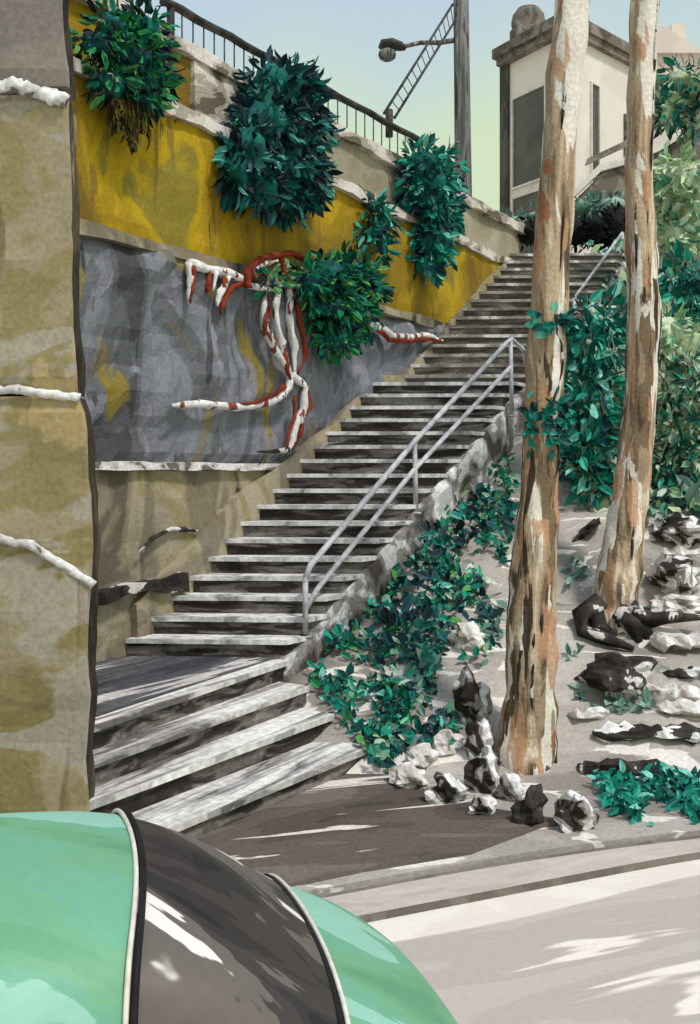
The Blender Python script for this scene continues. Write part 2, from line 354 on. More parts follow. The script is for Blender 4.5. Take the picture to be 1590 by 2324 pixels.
def railing(y0, y1, label, n):
    t = thing('iron_railing', label, 'railing', wp(y0, -.4)+Vector((0, 0, 8.1)), 'iron railings on the parapet')
    z = lambda y: 8.60+.03*(y-12)
    mb = MB(); mb.tube([wp(y0+(y1-y0)*i/8, -.4)+Vector((0, 0, z(y0+(y1-y0)*i/8)+.012*math.sin(i*2))) for i in range(9)], .06, 6); obj('top_rail', mb, M['iron'], t)
    for i in range(n):
        y = y0+.12+(y1-y0-.24)*i/(n-1); r = .05 if i in (0, n-1) else .014
        mb = MB(); mb.tube([wp(y, -.4)+Vector((0, 0, 8.08)), wp(y, -.4)+Vector((0, 0, z(y)))], r if i in (0, n-1) else .010, 6)
        obj('post' if i in (0, n-1) else 'baluster', mb, M['iron'], t)
railing(9.2, 11.35, 'short black iron railing at the top left beside the frame edge', 8)
railing(11.7, 13.85, 'long dark iron railing sloping behind the big wall bush', 12)
railing(14.2, 17.4, 'dark iron railing nearest the grey pole on the parapet', 14)

# ------------------------------------------------------------------ left pier
def pier_edge(z):
    pts = [(7.6, 62), (6.3, 64), (5.6, 70), (5.2, 72), (4.0, 74), (3.47, 79), (3.3, 88), (2.2, 96), (1.9, 91), (0, 89), (-.3, 89)]
    for (z1, a), (z0, b) in zip(pts, pts[1:]):
        if z0 <= z <= z1: px = b+(a-b)*(z-z0)/(z1-z0); break
    else: px = 64
    return (px-3-350)/F*7.2
PY = 7.2
pier = thing('stone_pier', 'tall weathered sandstone pier with grey top block at the left edge', 'stone wall', (-3.5, PY, -.2))
def pier_part(z0, z1, name, mat, amp=.04, proud=0, left=-7.5):
    mb = MB(); nz_ = max(1, int((z1-z0)/.12)); nx = 34; vs = []; fs = []
    for j in range(nz_+1):
        z = z0+(z1-z0)*j/nz_; e = pier_edge(z)+.03*fbm((z, 3, 1), 2)+proud
        for i in range(nx+1):
            t = i/nx; x = left+(e-left)*(1-(1-t)**1.8)
            o = amp*fbm((x, z, 2.2), 1.0, 4)+(.05 if i == nx else 0)+(.03 if j in (0, nz_) else 0)
            vs.append((x, PY+o-proud, z))
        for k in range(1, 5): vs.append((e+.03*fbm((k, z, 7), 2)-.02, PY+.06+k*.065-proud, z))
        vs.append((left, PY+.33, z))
    n = nx+6
    for j in range(nz_):
        for i in range(n-1): fs.append((j*n+i, j*n+i+1, (j+1)*n+i+1, (j+1)*n+i))
        fs.append((j*n+n-1, j*n, (j+1)*n, (j+1)*n+n-1))
    fs.append(tuple(range(n))[::-1]); fs.append(tuple(nz_*n+i for i in range(n)))
    mb.add(vs, fs)
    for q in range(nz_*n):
        if nx-1 < q % n < nx+5: mb.m[q] = 1  # return faces get the stone with shade put into its colour
    return obj(name, mb, [mat, M['pier_shade']], pier)
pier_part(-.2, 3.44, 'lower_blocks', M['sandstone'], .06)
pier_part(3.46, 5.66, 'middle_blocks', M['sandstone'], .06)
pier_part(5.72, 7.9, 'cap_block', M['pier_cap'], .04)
def pier_ledge(pts, r):
    mb = MB(); P = []
    for i in range(25):
        t = i/24*(len(pts)-1); k = min(int(t), len(pts)-2); f = t-k
        X = pts[k][0]+(pts[k+1][0]-pts[k][0])*f; Y = pts[k][1]+(pts[k+1][1]-pts[k][1])*f
        p = Pd(X, Y+5*fbm((i*.4, r, 0), 1), PY-.02); p.y += .0; P.append(p)
    mb.tube(P, [r*(.5+.5*abs(fbm((i*.5, 1, r*9), 1))) for i in range(25)], 8, wob=.5, flat=.5); return obj('ledge', mb, M['ledge'], pier)
pier_ledge([(-300, 185), (0, 197), (70, 202), (150, 232)], .10)
pier_ledge([(-300, 885), (0, 884), (80, 890), (180, 905)], .055)
pier_ledge([(-300, 1225), (0, 1222), (70, 1240), (140, 1280), (212, 1330)], .055)

# ================================================================== STAIRCASE
S = thing('staircase', 'long grey stone staircase climbing between the ochre wall and the gum trees', 'staircase', (-1.5, 9, 0))
def step(poly, z0, z1, mr=M['riser'], parent=None, over=.03):
    mb = MB(); mb.prism(poly, z0, z1-.05, 0)
    c = sum((Vector((p[0], p[1])) for p in poly), Vector((0, 0)))/len(poly)
    return mb
n_up = 0
def flight(y0, z0, n, rise, run, mr):
    for i in range(n):
        ya = y0+i*run; yb = ya+run+.12
        la, ra = wallx(ya)+.04, rightx(ya)+.02*fbm((i, 3, 0), 1.1)
        lb, rb = wallx(yb)+.04, rightx(yb)
        z = z0+rise*(i+1)
        mb = MB()
        s = .10   # right end a touch nearer
        # riser body
        mb.prism([(la, ya+.03), (ra, ya-s+.03), (rb, yb-s), (lb, yb)], z-rise-.10, z-.052, 0)
        # tread slab with an uneven nosing
        k = 16; front = []
        for j in range(k+1):
            t = j/k; front.append((la+(ra+.03-la)*t, ya-s*t+.012*fbm((t*5, i*2.1, 0), 1)-.015))
        poly = front+[(rb+.03, yb-s), (lb, yb)]
        mb.prism(poly, z-.052+.0, z-.0+.006*fbm((i, 0, 0), 1), 1)
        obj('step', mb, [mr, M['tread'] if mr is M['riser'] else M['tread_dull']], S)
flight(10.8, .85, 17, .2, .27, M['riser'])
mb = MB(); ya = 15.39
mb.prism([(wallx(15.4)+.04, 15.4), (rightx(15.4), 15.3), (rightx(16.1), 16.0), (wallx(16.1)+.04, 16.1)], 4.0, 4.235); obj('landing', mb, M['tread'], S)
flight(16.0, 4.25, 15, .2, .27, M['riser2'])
# top landing
mb = MB(); mb.prism([(wallx(20.2), 20.2), (rightx(20.2)+.2, 20.1), (rightx(22), 22), (wallx(22), 22)], 6.9, 7.245); obj('top_landing', mb, M['riser2'], S)
# entry flight: diagonal steps
Ls = [((-.67, 10.62), (-2.09, 7.84), .85), ((-.43, 10.30), (-2.0, 7.62), .6375), ((-.16, 9.97), (-1.93, 7.32), .425), ((.19, 9.55), (-1.42, 7.30), .2125)]
for i, (r, l, z) in enumerate(Ls):
    r = Vector(r); l = Vector(l); d = (l-r).normalized(); l2 = l+d*(.12, .10, .10, .75)[i]
    nn = Vector((-d.y, d.x)); 
    if nn.y > 0: nn = -nn
    # nn points down-slope (towards the road)
    back = .5
    mb = MB()
    mb.prism([tuple(r-nn*.03), tuple(l2-nn*.03), tuple(l2-nn*back), tuple(r-nn*back+Vector((-.12, .1)))], z-.2125-.05, z-.055, 0)
    k = 22; fr = []
    for j in range(k+1):
        t = j/k; q = r+(l2-r)*t; w = nn*(.012*fbm((t*6, i*3.3, 0), 1)+.012); fr.append(tuple(q+w))
    mb.prism(fr+[tuple(l2-nn*back), tuple(r-nn*back+Vector((-.12, .1)))], z-.055, z-(.004 if i == 0 else 0), 1)
    obj('step', mb, [M['riser'], M['tread_diag']], S)
# main landing (slate)
r = Vector(Ls[0][0]); l = Vector(Ls[0][1]); d = (l-r).normalized(); l2 = l+d*.12; nn = Vector((-d.y, d.x)); nn = -nn if nn.y > 0 else nn
a = r-nn*.17; b = l2-nn*.17
mb = MB(); mb.prism([tuple(a), (-.72, 10.86), (wallx(10.86), 10.86), (wallx(8.2), 8.2), (wallx(7.7), 7.4), tuple(b)], .3, .853); obj('landing', mb, M['landing'], S)
# right end block at the foot of the upper flight, and cheeks of broken pale stone up the right-hand side
mb = MB()
vs = []; ny = 60
for i in range(ny+1):
    y = 10.5+9.6*i/ny; x = rightx(y)+.02; z = (stairz(y)*.5+stairz(y+.3)*.5)-.07
    for dx, dz in ((0, 0), (.09, .0), (.12, -.10), (.12, -1.2), (0, -1.2)): vs.append((x+dx+.05*fbm((y, dx, 2), 2.6), y, z+dz+.04*fbm((y, 0, dz), 3)))
fs = [(i*5+k, (i+1)*5+k, (i+1)*5+(k+1)%5, i*5+(k+1)%5) for i in range(ny) for k in range(5)]+[(4, 3, 2, 1, 0), tuple(ny*5+k for k in range(5))]
mb.add(vs, fs); obj('side_kerb', mb, M['kerbstone'], S)

# ------------------------------------------------------------------ handrail
B1, T1 = Vector((-.5, 11.0, 1.03)), Vector((-.5, 11.0, 1.70)); B2, T2 = Vector((.86, 12.8, 2.33)), Vector((.84, 12.8, 3.27)); B3, T3 = Vector((2.42, 14.7, 3.7)), Vector((2.40, 14.7, 4.86))
H = thing('handrail', 'pale galvanised two-bar handrail on the right side of the stone stairs', 'handrail', B1)
for b, t in ((B1, T1), (B2, T2), (B3, T3)):
    mb = MB(); mb.tube([b, t], .032, 10); mb.tube([b, b+Vector((0, 0, .02))], .07, 10); obj('post', mb, M['rail'], H)
mb = MB(); mb.tube([T1+Vector((0, 0, -.02)), T1+Vector((.05, .08, .12)), T2, T3-(T3-T2)*.04, T3+Vector((.02, .03, 0)), T3+Vector((.3, .5, -.12)), T3+Vector((.34, .6, -.35))], .036, 10); obj('top_rail', mb, M['rail'], H)
mb = MB(); mb.tube([T1+Vector((0, 0, -.36)), T1+Vector((.14, .2, -.14)), T2+Vector((0, .0, -.36)), T3+Vector((0, 0, -.42))], .032, 10); obj('lower_rail', mb, M['rail'], H)
H2 = thing('handrail', 'short pale handrail at the top of the stairs seen between the two gum trunks', 'handrail', (4.9, 19, 6.3))
pa, pb = Vector((rightx(17.6)-.05, 17.6, stairz(17.6)+.55)), Vector((rightx(20.1)-.05, 20.1, 7.75))
for p, zb in ((pa, stairz(17.6)), (pb, 7.2)):
    mb = MB(); mb.tube([Vector((p.x, p.y, zb-.02)), p], .035, 8); obj('post', mb, M['rail'], H2)
mb = MB(); mb.tube([pa, pb], .028, 8); obj('top_rail', mb, M['rail'], H2)

# ================================================================== FOLIAGE
def rv(r): 
    while True:
        v = Vector((r.uniform(-1, 1), r.uniform(-1, 1), r.uniform(-1, 1)))
        if .05 < v.length < 1: return v.normalized()
def foliage(mb, clumps, n, L, r, droop=.4, shell=.75, outward=1.0, wd=.42):
    tot = sum(c[1][0]*c[1][2] for c in clumps)
    for c, rad in clumps:
        k = int(n*rad[0]*rad[2]/tot)
        for _ in range(k):
            d = rv(r); t = shell+(1.08-shell)*r.random()+(r.random()*.35 if r.random() < .22 else 0)
            p = Vector(c)+Vector((d.x*rad[0]*t, d.y*rad[1]*t, d.z*rad[2]*t))
            dr = d*outward+rv(r)*.6+Vector((0, 0, -droop)); l = L*r.uniform(.6, 1.35)
            mb.leaf(p, dr, rv(r)+d*.6, l, l*wd*r.uniform(.8, 1.3))
def clumps_of(pts, d, depth=.35):
    out = []
    for X, Y, w, h in pts:
        p = Pd(X, Y, d if not callable(d) else d(X)); s = K*(d if not callable(d) else d(X))/F
        out.append(((p.x, p.y, p.z), (w*s*.5, min(depth, max(w, h)*s*.45), h*s*.5)))
    return out
def wdep(off=.25):
    def f(X):
        t = (X*K-350)/F      # depth of the wall plane along this view direction
        return (2.5+.63*10.8-off*1.18)/(.63-t)
    return f
def bush(name, label, cat, pts, d, n, L, mat, core, seed, depth=.35, group=None, droop=.4, corek=.8, wd=.36, stem=True, twigs=True):
    r = random.Random(seed); cl = clumps_of(pts, d, depth)
    bx = min(cl, key=lambda c: c[0][2]-c[1][2]); c0 = bx[0]
    t = thing(name, label, cat, (c0[0], c0[1], c0[2]), group)
    fm = MB(); foliage(fm, cl, n, L, r, droop, wd=wd)
    if core:
        mb = MB()
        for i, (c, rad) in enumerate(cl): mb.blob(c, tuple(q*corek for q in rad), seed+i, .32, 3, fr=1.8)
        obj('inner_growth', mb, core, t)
    if twigs:
        mb = fm
        for c, rad in cl:
            for _ in range(7):
                d = rv(r); d.y = -abs(d.y)*.8; p = Vector(c)+Vector((d.x*rad[0], d.y*rad[1], d.z*rad[2]))*.8
                e = d*L*1.3+Vector((0, 0, L*r.uniform(-.5, .6))); b_ = rv(r)*L*.35
                mb.tube([p, p+e*.4+b_, p+e*.8+b_*.8, p+e], [.006, .009, .007, .003], 4, 1)
    obj('foliage', fm, [mat, M['rootdark']], t)
    return t, cl
wd_ = wdep(.22)
t, cl = bush('wall_bush', 'dark green bush with dry hanging stems at the top left of the ochre wall', 'bush',
    [(255, 70, 90, 90), (330, 80, 100, 110), (290, 130, 140, 120), (250, 190, 90, 80), (320, 200, 110, 120), (215, 100, 90, 60), (360, 170, 50, 110)], wd_, 620, .17, M['leafgreen'], M['core'], 1, .28, 'bushes rooted in the ochre wall', corek=.72)
mb = MB(); r = random.Random(3)
for i in range(26):
    X = 290+r.uniform(-45, 40); p = Pd(X, 225, wd_(X)); l = r.uniform(.2, .72)*(1-abs(X-310)/90)
    q = [p+NW*.05, p+Vector((r.uniform(-.06, .06), 0, -l*.5))+NW*.08, p+Vector((r.uniform(-.05, .08), 0, -l))+NW*.03]
    mb.tube(q, [.012, .014, .006], 5)
    for _ in range(3): mb.leaf(q[2]+Vector((0, 0, r.uniform(0, l*.5))), Vector((r.uniform(-.5, .5), -.2, -1)), rv(r), .16, .06)
obj('hanging_stems', mb, M['leafdry'], t)
bush('wall_bush', 'largest dark teal bush spilling down the middle of the ochre wall', 'bush',
    [(630, 210, 150, 120), (680, 220, 90, 110), (600, 280, 130, 130), (660, 300, 150, 150), (560, 350, 120, 120), (640, 380, 180, 150), (690, 400, 90, 120), (580, 430, 130, 90), (650, 450, 110, 90), (545, 390, 90, 110)],
    wd_, 1500, .22, M['leafdark'], M['core'], 2, .4, 'bushes rooted in the ochre wall', corek=.82)
bush('wall_bush', 'narrow dark teal bush hanging below the grey pole near the stair top', 'bush',
    [(960, 370, 80, 70), (1005, 385, 70, 80), (970, 430, 110, 110), (985, 490, 100, 110), (975, 550, 95, 90), (970, 600, 60, 60), (1010, 450, 60, 110)],
    wd_, 900, .22, M['leaf'], M['core'], 4, .35, 'bushes rooted in the ochre wall', corek=.8)
bush('wall_bush', 'small teal sprig trailing from the coping between the two larger wall bushes', 'bush',
    [(850, 470, 50, 40), (868, 505, 55, 60), (845, 530, 70, 40), (865, 565, 30, 40)], wd_, 170, .2, M['leaf'], M['core'], 6, .2, 'bushes rooted in the ochre wall', corek=.6)
# strangler fig with red and white roots
fig = thing('fig_tree', 'wild fig with red and white roots gripping the grey rock face', 'fig tree', wp(13.3, .1)+Vector((0, 0, 5.4)))
r = random.Random(21)
fd = wdep(.32)
cl = clumps_of([(745, 640, 110, 120), (800, 640, 90, 110), (840, 655, 70, 60), (740, 690, 120, 80), (785, 720, 120, 100), (760, 765, 90, 80), (700, 640, 70, 60), (610, 640, 70, 40)], fd, .3)
mb = MB(); foliage(mb, cl[:-1], 1100, .19, r, .3, wd=.35); foliage(mb, cl[-1:], 40, .14, r, .3); obj('foliage', mb, M['leafgreen'], fig)
mb = MB()
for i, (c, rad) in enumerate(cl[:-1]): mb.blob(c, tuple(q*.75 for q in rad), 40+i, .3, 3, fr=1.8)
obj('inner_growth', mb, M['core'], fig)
rdp = wdep(.14)
def root(pts, w, mat, name='root', off=0):
    P = []; 
    for i in range(len(pts)-1):
        for k in range(4):
            f = k/4; P.append((pts[i][0]+(pts[i+1][0]-pts[i][0])*f, pts[i][1]+(pts[i+1][1]-pts[i][1])*f))
    P.append(pts[-1]); n = len(P)
    q = [Pd(X+2.5*fbm((i*.6, off, X*.01), 1), Y, rdp(X)-off) for i, (X, Y) in enumerate(P)]
    rad = [w*1.3*(.7+.5*abs(fbm((i*.5, w*50, off), 1)))*(1 if i < n-4 else .45+.55*(n-1-i)/4) for i in range(n)]
    mb = MB(); mb.tube(q, rad, 9, wob=.5, seed=w); obj(name, mb, mat, fig)
root([(615, 640), (600, 690), (600, 740), (620, 790), (650, 830), (660, 860)], .055, M['rootw'])
root([(640, 640), (625, 690), (628, 740), (640, 790), (658, 840)], .045, M['rootw'], off=.03)
root([(660, 645), (655, 695), (660, 750), (668, 800), (668, 850)], .05, M['rootw'])
root([(670, 650), (678, 720), (690, 770), (692, 810), (675, 850)], .04, M['rootr'])
root([(645, 790), (650, 830), (660, 862)], .035, M['rootr'], off=.06)
root([(612, 700), (606, 740), (614, 760)], .03, M['rootr'], off=.04)
root([(660, 850), (655, 880), (630, 905), (590, 920), (540, 925), (455, 917), (390, 922)], .05, M['rootw'])
root([(648, 876), (625, 895), (580, 915), (545, 918)], .026, M['rootr'], off=.06)
root([(664, 850), (692, 880), (690, 930), (672, 960), (664, 1000), (655, 1022)], .055, M['rootw'])
root([(696, 872), (706, 925), (690, 945), (680, 990), (662, 1022)], .028, M['rootr'], off=.05)
root([(672, 900), (668, 950), (655, 985), (650, 1020)], .024, M['rootr'], off=.07)
root([(655, 1020), (620, 1026), (585, 1026)], .028, M['rootdark'])
root([(430, 597), (432, 640), (428, 690)], .05, M['rootw']); root([(440, 605), (438, 650), (431, 688)], .028, M['rootr'], off=.06)
root([(430, 602), (480, 612), (530, 625), (565, 640)], .055, M['rootw'])
root([(476, 615), (472, 655), (470, 665)], .04, M['rootr']); root([(492, 618), (484, 660)], .03, M['rootw'], off=.04)
root([(520, 628), (500, 665), (492, 695)], .045, M['rootw'], off=.03); root([(512, 632), (505, 670), (500, 715)], .03, M['rootr'], off=.05)
root([(565, 640), (530, 650), (510, 680), (503, 700)], .035, M['rootr'])
root([(565, 655), (562, 620), (580, 595), (620, 580), (665, 576), (695, 590), (702, 615)], .045, M['rootr'], 'branch', .12)
root([(570, 630), (600, 610), (625, 602)], .04, M['rootr'], 'branch', .1); root([(575, 615), (600, 600), (630, 592)], .035, M['rootw'], 'branch', .14)
root([(640, 580), (644, 620), (660, 640), (700, 630)], .03, M['rootr'], 'branch', .12)
root([(560, 650), (600, 655), (650, 650), (710, 645), (760, 640)], .035, M['rootdark'], 'branch', .1)
root([(830, 735), (865, 745), (890, 765), (930, 765), (970, 762), (1005, 775)], .06, M['rootw'])
root([(855, 745), (885, 772), (930, 775), (975, 768), (1008, 778)], .035, M['rootr'], off=.06)
mb = MB(); r = random.Random(8)
for i in range(70):
    X = 655+r.uniform(-60, 40); Y = 622+r.uniform(-26, 34); mb.leaf(Pd(X, Y, rdp(X)-.1), rv(r), rv(r), .15, .07)
obj('young_leaves', mb, M['leafpale'], fig)

# ------------------------------------------------------------------ gum trees
def gum(label, prof, d, seed, zbase, taper_top=2):
    base = Pd(prof[0][1], prof[0][0], d)
    t = thing('gum_tree', label, 'gum tree', (base.x, d, zbase))
    P = []; Rr = []
    for k in range(len(prof)-1):
        (Y0, c0, w0), (Y1, c1, w1) = prof[k], prof[k+1]; m = 7
        for i in range(m):
            f = i/m; Y = Y0+(Y1-Y0)*f; P.append(Pd(c0+(c1-c0)*f+2.5*fbm((Y*.01, seed, 0), 1), Y, d)); Rr.append((w0+(w1-w0)*f)*K*d/F/2)
    P.append(Pd(prof[-1][1], prof[-1][0], d)); Rr.append(prof[-1][2]*K*d/F/2)
    # smooth
    for _ in range(2): P = [P[0]]+[(P[i-1]+P[i]*2+P[i+1])/4 for i in range(1, len(P)-1)]+[P[-1]]; Rr = [Rr[0]]+[(Rr[i-1]+Rr[i]*2+Rr[i+1])/4 for i in range(1, len(Rr)-1)]+[Rr[-1]]
    top = P[-1]; rt = Rr[-1]
    P += [top+Vector((.15, .1, 1.0)), top+Vector((.2, .2, 2.0))]; Rr += [rt*.9, rt*.75]
    mb = MB(); mb.tube(P, Rr, 28, wob=.22, seed=seed); obj('trunk', mb, M['bark'], t)
    e = P[-1]
    for k, dv in enumerate(((1.0, .4, 2.2), (-.9, .5, 2.4), (.1, -.3, 2.8))):
        mb = MB(); dv = Vector(dv); mb.tube([e-Vector((0, 0, .15)), e+dv*.4+Vector((0, 0, .1)), e+dv*.75, e+dv*1.2], [rt*.6, rt*.45, rt*.3, rt*.12], 10, wob=.2, seed=k)
        obj('limb', mb, M['bark'], t)
    # loose strips of bark
    rr = random.Random(seed)
    for k in range(6):
        i0 = rr.randrange(3, len(P)-14); th = rr.uniform(-2.6, -.4); q = []
        for i in range(i0, i0+rr.randrange(5, 10)):
            q.append(P[i]+Vector((math.cos(th), math.sin(th), 0))*(Rr[i]*1.02))
            th += rr.uniform(-.05, .05)
        mb = MB(); mb.tube(q, [.004]+[rr.uniform(.010, .020) for _ in q[2:]]+[.004], 5); obj('bark_strip', mb, M['rootdark'], t)
    return t, P, Rr
D1 = 9.55
g1, P1, R1 = gum('thick gum tree trunk in front, standing on the pavement edge beside the stairs',
    [(1800, 1195, 150), (1740, 1193, 135), (1600, 1203, 118), (1450, 1208, 112), (1300, 1212, 106), (1150, 1222, 92), (1000, 1232, 84), (850, 1238, 84), (700, 1245, 82), (450, 1262, 80), (200, 1282, 78), (0, 1302, 80), (-60, 1306, 78)], D1, 1, 0.0)
b0 = P1[0]
for k, (a, l, m) in enumerate(((200, .45, 'rootdark'), (250, .4, 'bark'), (300, .42, 'rootdark'), (340, .38, 'bark'), (20, .3, 'bark'))):
    th = R(a); d = Vector((math.cos(th), math.sin(th), 0)); mb = MB()
    mb.tube([b0+d*.12+Vector((0, 0, .38)), b0+d*.27+Vector((0, 0, .16)), b0+d*(.2+l*.6)+Vector((0, 0, .02)), b0+d*(.26+l)+Vector((0, 0, -.08))], [.10, .10, .07, .02], 9, wob=.5, seed=k)
    obj('root', mb, M[m], g1)
D2 = 12.0
g2, P2, R2 = gum('slimmer gum tree trunk behind, with black spreading roots on the hillside',
    [(1430, 1392, 128), (1380, 1396, 106), (1250, 1412, 98), (1150, 1430, 84), (1000, 1446, 72), (850, 1456, 70), (700, 1463, 74), (560, 1458, 70), (400, 1450, 62), (200, 1457, 58), (0, 1466, 62), (-60, 1468, 60)], D2, 2, 1.2)
b0 = P2[0]
for k, pts in enumerate(([(1360, 1370), (1320, 1400), (1325, 1430), (1380, 1450), (1440, 1475)], [(1400, 1390), (1440, 1420), (1455, 1470)], [(1430, 1380), (1470, 1410), (1510, 1405), (1600, 1402)], [(1410, 1395), (1465, 1440), (1485, 1475)], [(1345, 1375), (1360, 1425), (1400, 1445)])):
    mb = MB(); P = [Pd(X, Y, 11.75-.1*i) for i, (X, Y) in enumerate(pts)]
    mb.tube(P, [.13]+[.12-.015*i for i in range(1, len(P)-1)]+[.03], 9, wob=.6, seed=k*2); obj('root', mb, M['rootdark'], g2)

# ------------------------------------------------------------------ boulders and ledges on the hillside
def boulder(name, X, Y, w, h, label, mat=None, seed=0, group='dark rocks under the gum trees', lean=0, parts=1):
    p = hit(X, Y+h*.45); s = K*p.y/F
    if parts == 1 and not mat: mat = M['mottledrock']
    mb = MB(); rx, rz = w*s*.5, h*s*.5; c = p+Vector((0, .05, rz*.85))
    if parts == 1: mb.blob((0, 0, 0), (rx, min(rx, .3), rz), seed, .42, 3, fr=1.5, smooth=False)
    else:
        q = []; rd = []; n = parts*2+3
        for i in range(n):
            t = i/(n-1)*2-1; q.append(Vector((t*rx, .08*fbm((i*.9, seed, 0), 1), rz*.35*fbm((i*.7, seed, 5), 1)))); rd.append(rz*(.75+.5*fbm((i*.8, seed, 9), 1)) if 0 < i < n-1 else rz*.3)
        mb.tube(q, rd, 7, wob=.9, seed=seed, flat=1.6); mb.sm = [False]*len(mb.sm)
    rot = Matrix.Rotation(R(lean), 4, 'Y')
    mb.v = [rot @ v+c for v in mb.v]
    return setp(obj(name, mb, mat or M['boulder'], base=c-Vector((0, 0, rz))), label, 'rock', group)
boulder('rock', 1018, 1798, 80, 66, 'black and white rock on the pavement edge nearest the stair foot', seed=1)
boulder('rock', 1075, 1595, 74, 110, 'upright black rock topmost of the stack left of the thick gum trunk', seed=2)
boulder('rock', 1090, 1685, 60, 90, 'white-flecked black rock in the middle of the stack left of the thick trunk', seed=3)
boulder('rock', 1100, 1760, 74, 100, 'white-washed rock near the bottom of the stack left of the thick trunk', seed=4)
boulder('rock', 1096, 1838, 58, 44, 'small black rock lying on the pavement at the bottom of the stack', seed=5)
boulder('rock', 1158, 1800, 56, 60, 'rock with white top tucked against the roots of the thick trunk', seed=6)
boulder('rock', 1207, 1842, 62, 84, 'plain dark leaning rock on the pavement below the thick trunk', M['rootdark'], 7, lean=22)
boulder('rock', 1308, 1852, 76, 90, 'white-faced leaning rock right of the thick trunk beside the teal ground plant', seed=8, lean=18)
boulder('rock', 1545, 1205, 110, 70, 'dark rock with white face, highest of those right of the slim trunk', seed=9)
boulder('rock', 1540, 1305, 110, 90, 'dark rock with white crack, second highest right of the slim trunk', seed=10)
boulder('rock', 1545, 1375, 110, 44, 'grey-green rock under the two dark rocks on the right', M['paleboulder'], 21)
boulder('rock', 1400, 1530, 150, 80, 'large dark hump rock below the roots of the slim trunk', M['rootdark'], 11)
boulder('rock_ledge', 1490, 1575, 220, 50, 'long white rock ledge below the roots of the slim trunk', M['paleboulder'], 12, 'pale and dark ledges on the hillside', parts=5)
boulder('rock_ledge', 1550, 1455, 130, 60, 'broad white slab beside the black roots at the right edge', M['paleboulder'], 13, 'pale and dark ledges on the hillside', parts=2)
boulder('rock_ledge', 1480, 1665, 260, 44, 'broken black and white ledge in the middle of the right slope', None, 14, 'pale and dark ledges on the hillside', parts=6)
boulder('rock_ledge', 1415, 1745, 200, 40, 'wavy dark ledge just above the teal ground plant', M['rootdark'], 15, 'pale and dark ledges on the hillside', parts=5)
boulder('rock_ledge', 1340, 1625, 90, 34, 'small grey-green ledge right of the thick trunk', M['paleboulder'], 16, 'pale and dark ledges on the hillside', parts=2)
boulder('rock_ledge', 1560, 1530, 110, 34, 'dark thin ledge at the right edge under the broad white slab', None, 22, 'pale and dark ledges on the hillside', parts=3)
boulder('rock_ledge', 1560, 1610, 120, 44, 'pale ledge at the right edge above the broken black and white ledge', M['paleboulder'], 23, 'pale and dark ledges on the hillside', parts=3)
boulder('rock_ledge', 1560, 1255, 130, 26, 'thin pale ledge at the right edge between the two highest dark rocks', M['paleboulder'], 24, 'pale and dark ledges on the hillside', parts=3)
boulder('fallen_branch', 1330, 1205, 80, 22, 'short dark fallen branch on the slope between the two trunks', M['rootdark'], 17, 'fallen wood', lean=-38)
bpy.data.objects['fallen_branch']['category'] = 'branch'; del bpy.data.objects['fallen_branch']['group']
bank = [(1015, 1690, 60, 50, 31), (960, 1720, 70, 40, 32), (1060, 1450, 70, 60, 33), (930, 1770, 80, 50, 35)]
for (X, Y, w, h, s_), l in zip(bank, ('pale stone in the ivy bank left of the black rock stack', 'pale stone half hidden in the ivy near the stair foot', 'pale stone at mid height in the ivy bank', 'pale flat stone where the ivy bank meets the pavement')):
    boulder('rock', X, Y, w, h, l, M['paleboulder'], s_, 'pale stones in the ivy bank')

# ------------------------------------------------------------------ ivy bank (nobody could count it)
def inside(p, poly):
    c = False; n = len(poly)
    for i in range(n):
        a, b = poly[i], poly[(i+1)%n]
        if (a[1] > p[1]) != (b[1] > p[1]) and p[0] < (b[0]-a[0])*(p[1]-a[1])/(b[1]-a[1])+a[0]: c = not c
    return c
def cover(name, poly, n, L, mats, seed, hmax=.2, gap=.0, lean=None):
    r = random.Random(seed); mb = MB(); xs_ = [p[0] for p in poly]; ys_ = [p[1] for p in poly]; k = 0
    while k < n:
        X, Y = r.uniform(min(xs_), max(xs_)), r.uniform(min(ys_), max(ys_))
        if not inside((X, Y), poly): continue
        k += 1
        p = hit(X, Y)
        if gap and noise.noise(Vector((p.x*2.1, p.y*2.1, seed))) < gap: continue
        p = p+Vector((r.uniform(-.03, .03), r.uniform(-.03, .03), r.uniform(.0, hmax)))
        l = L*r.uniform(.6, 1.4)
        mb.leaf(p, rv(r)+Vector((0, -.3, .1)), Vector((0, -.8, .6))+rv(r)*.6, l, l*r.uniform(.35, .6), r.randrange(len(mats)) if isinstance(mats, list) else 0)
    return obj(name, mb, mats)
setp(cover('ivy_bank', [(1165, 1060), (1050, 1080), (980, 1210), (880, 1300), (770, 1430), (700, 1560), (760, 1610), (845, 1770), (870, 1770), (930, 1640), (1010, 1480), (1100, 1330), (1160, 1290)], 2300, .13, [M['leafteal'], M['leaf'], M['leafgreen'], M['leafmix']], 5, .2, -.08), kind='stuff')
setp(cover('ivy_scatter', [(930, 1400), (1110, 1340), (1140, 1450), (1050, 1650), (960, 1770), (850, 1760), (860, 1600)], 1000, .14, [M['leafmix'], M['leaf'], M['leafdark'], M['leafmist']], 6, .12, .02), kind='stuff')
setp(cover('dark_ivy', [(1160, 1100), (1000, 1200), (940, 1330), (830, 1450), (870, 1520), (1000, 1500), (1070, 1450), (1000, 1300), (1150, 1260)], 330, .17, M['leafdark'], 7, .3, -.1), kind='stuff')
setp(cover('slope_scrub', [(1290, 620), (1420, 560), (1600, 330), (2300, 330), (2300, 1250), (1600, 1180), (1450, 1190), (1290, 1130)], 9500, .26, [M['leafpale'], M['leafpale'], M['leafmist'], M['leafmix']], 10, .35, -.2), kind='stuff')
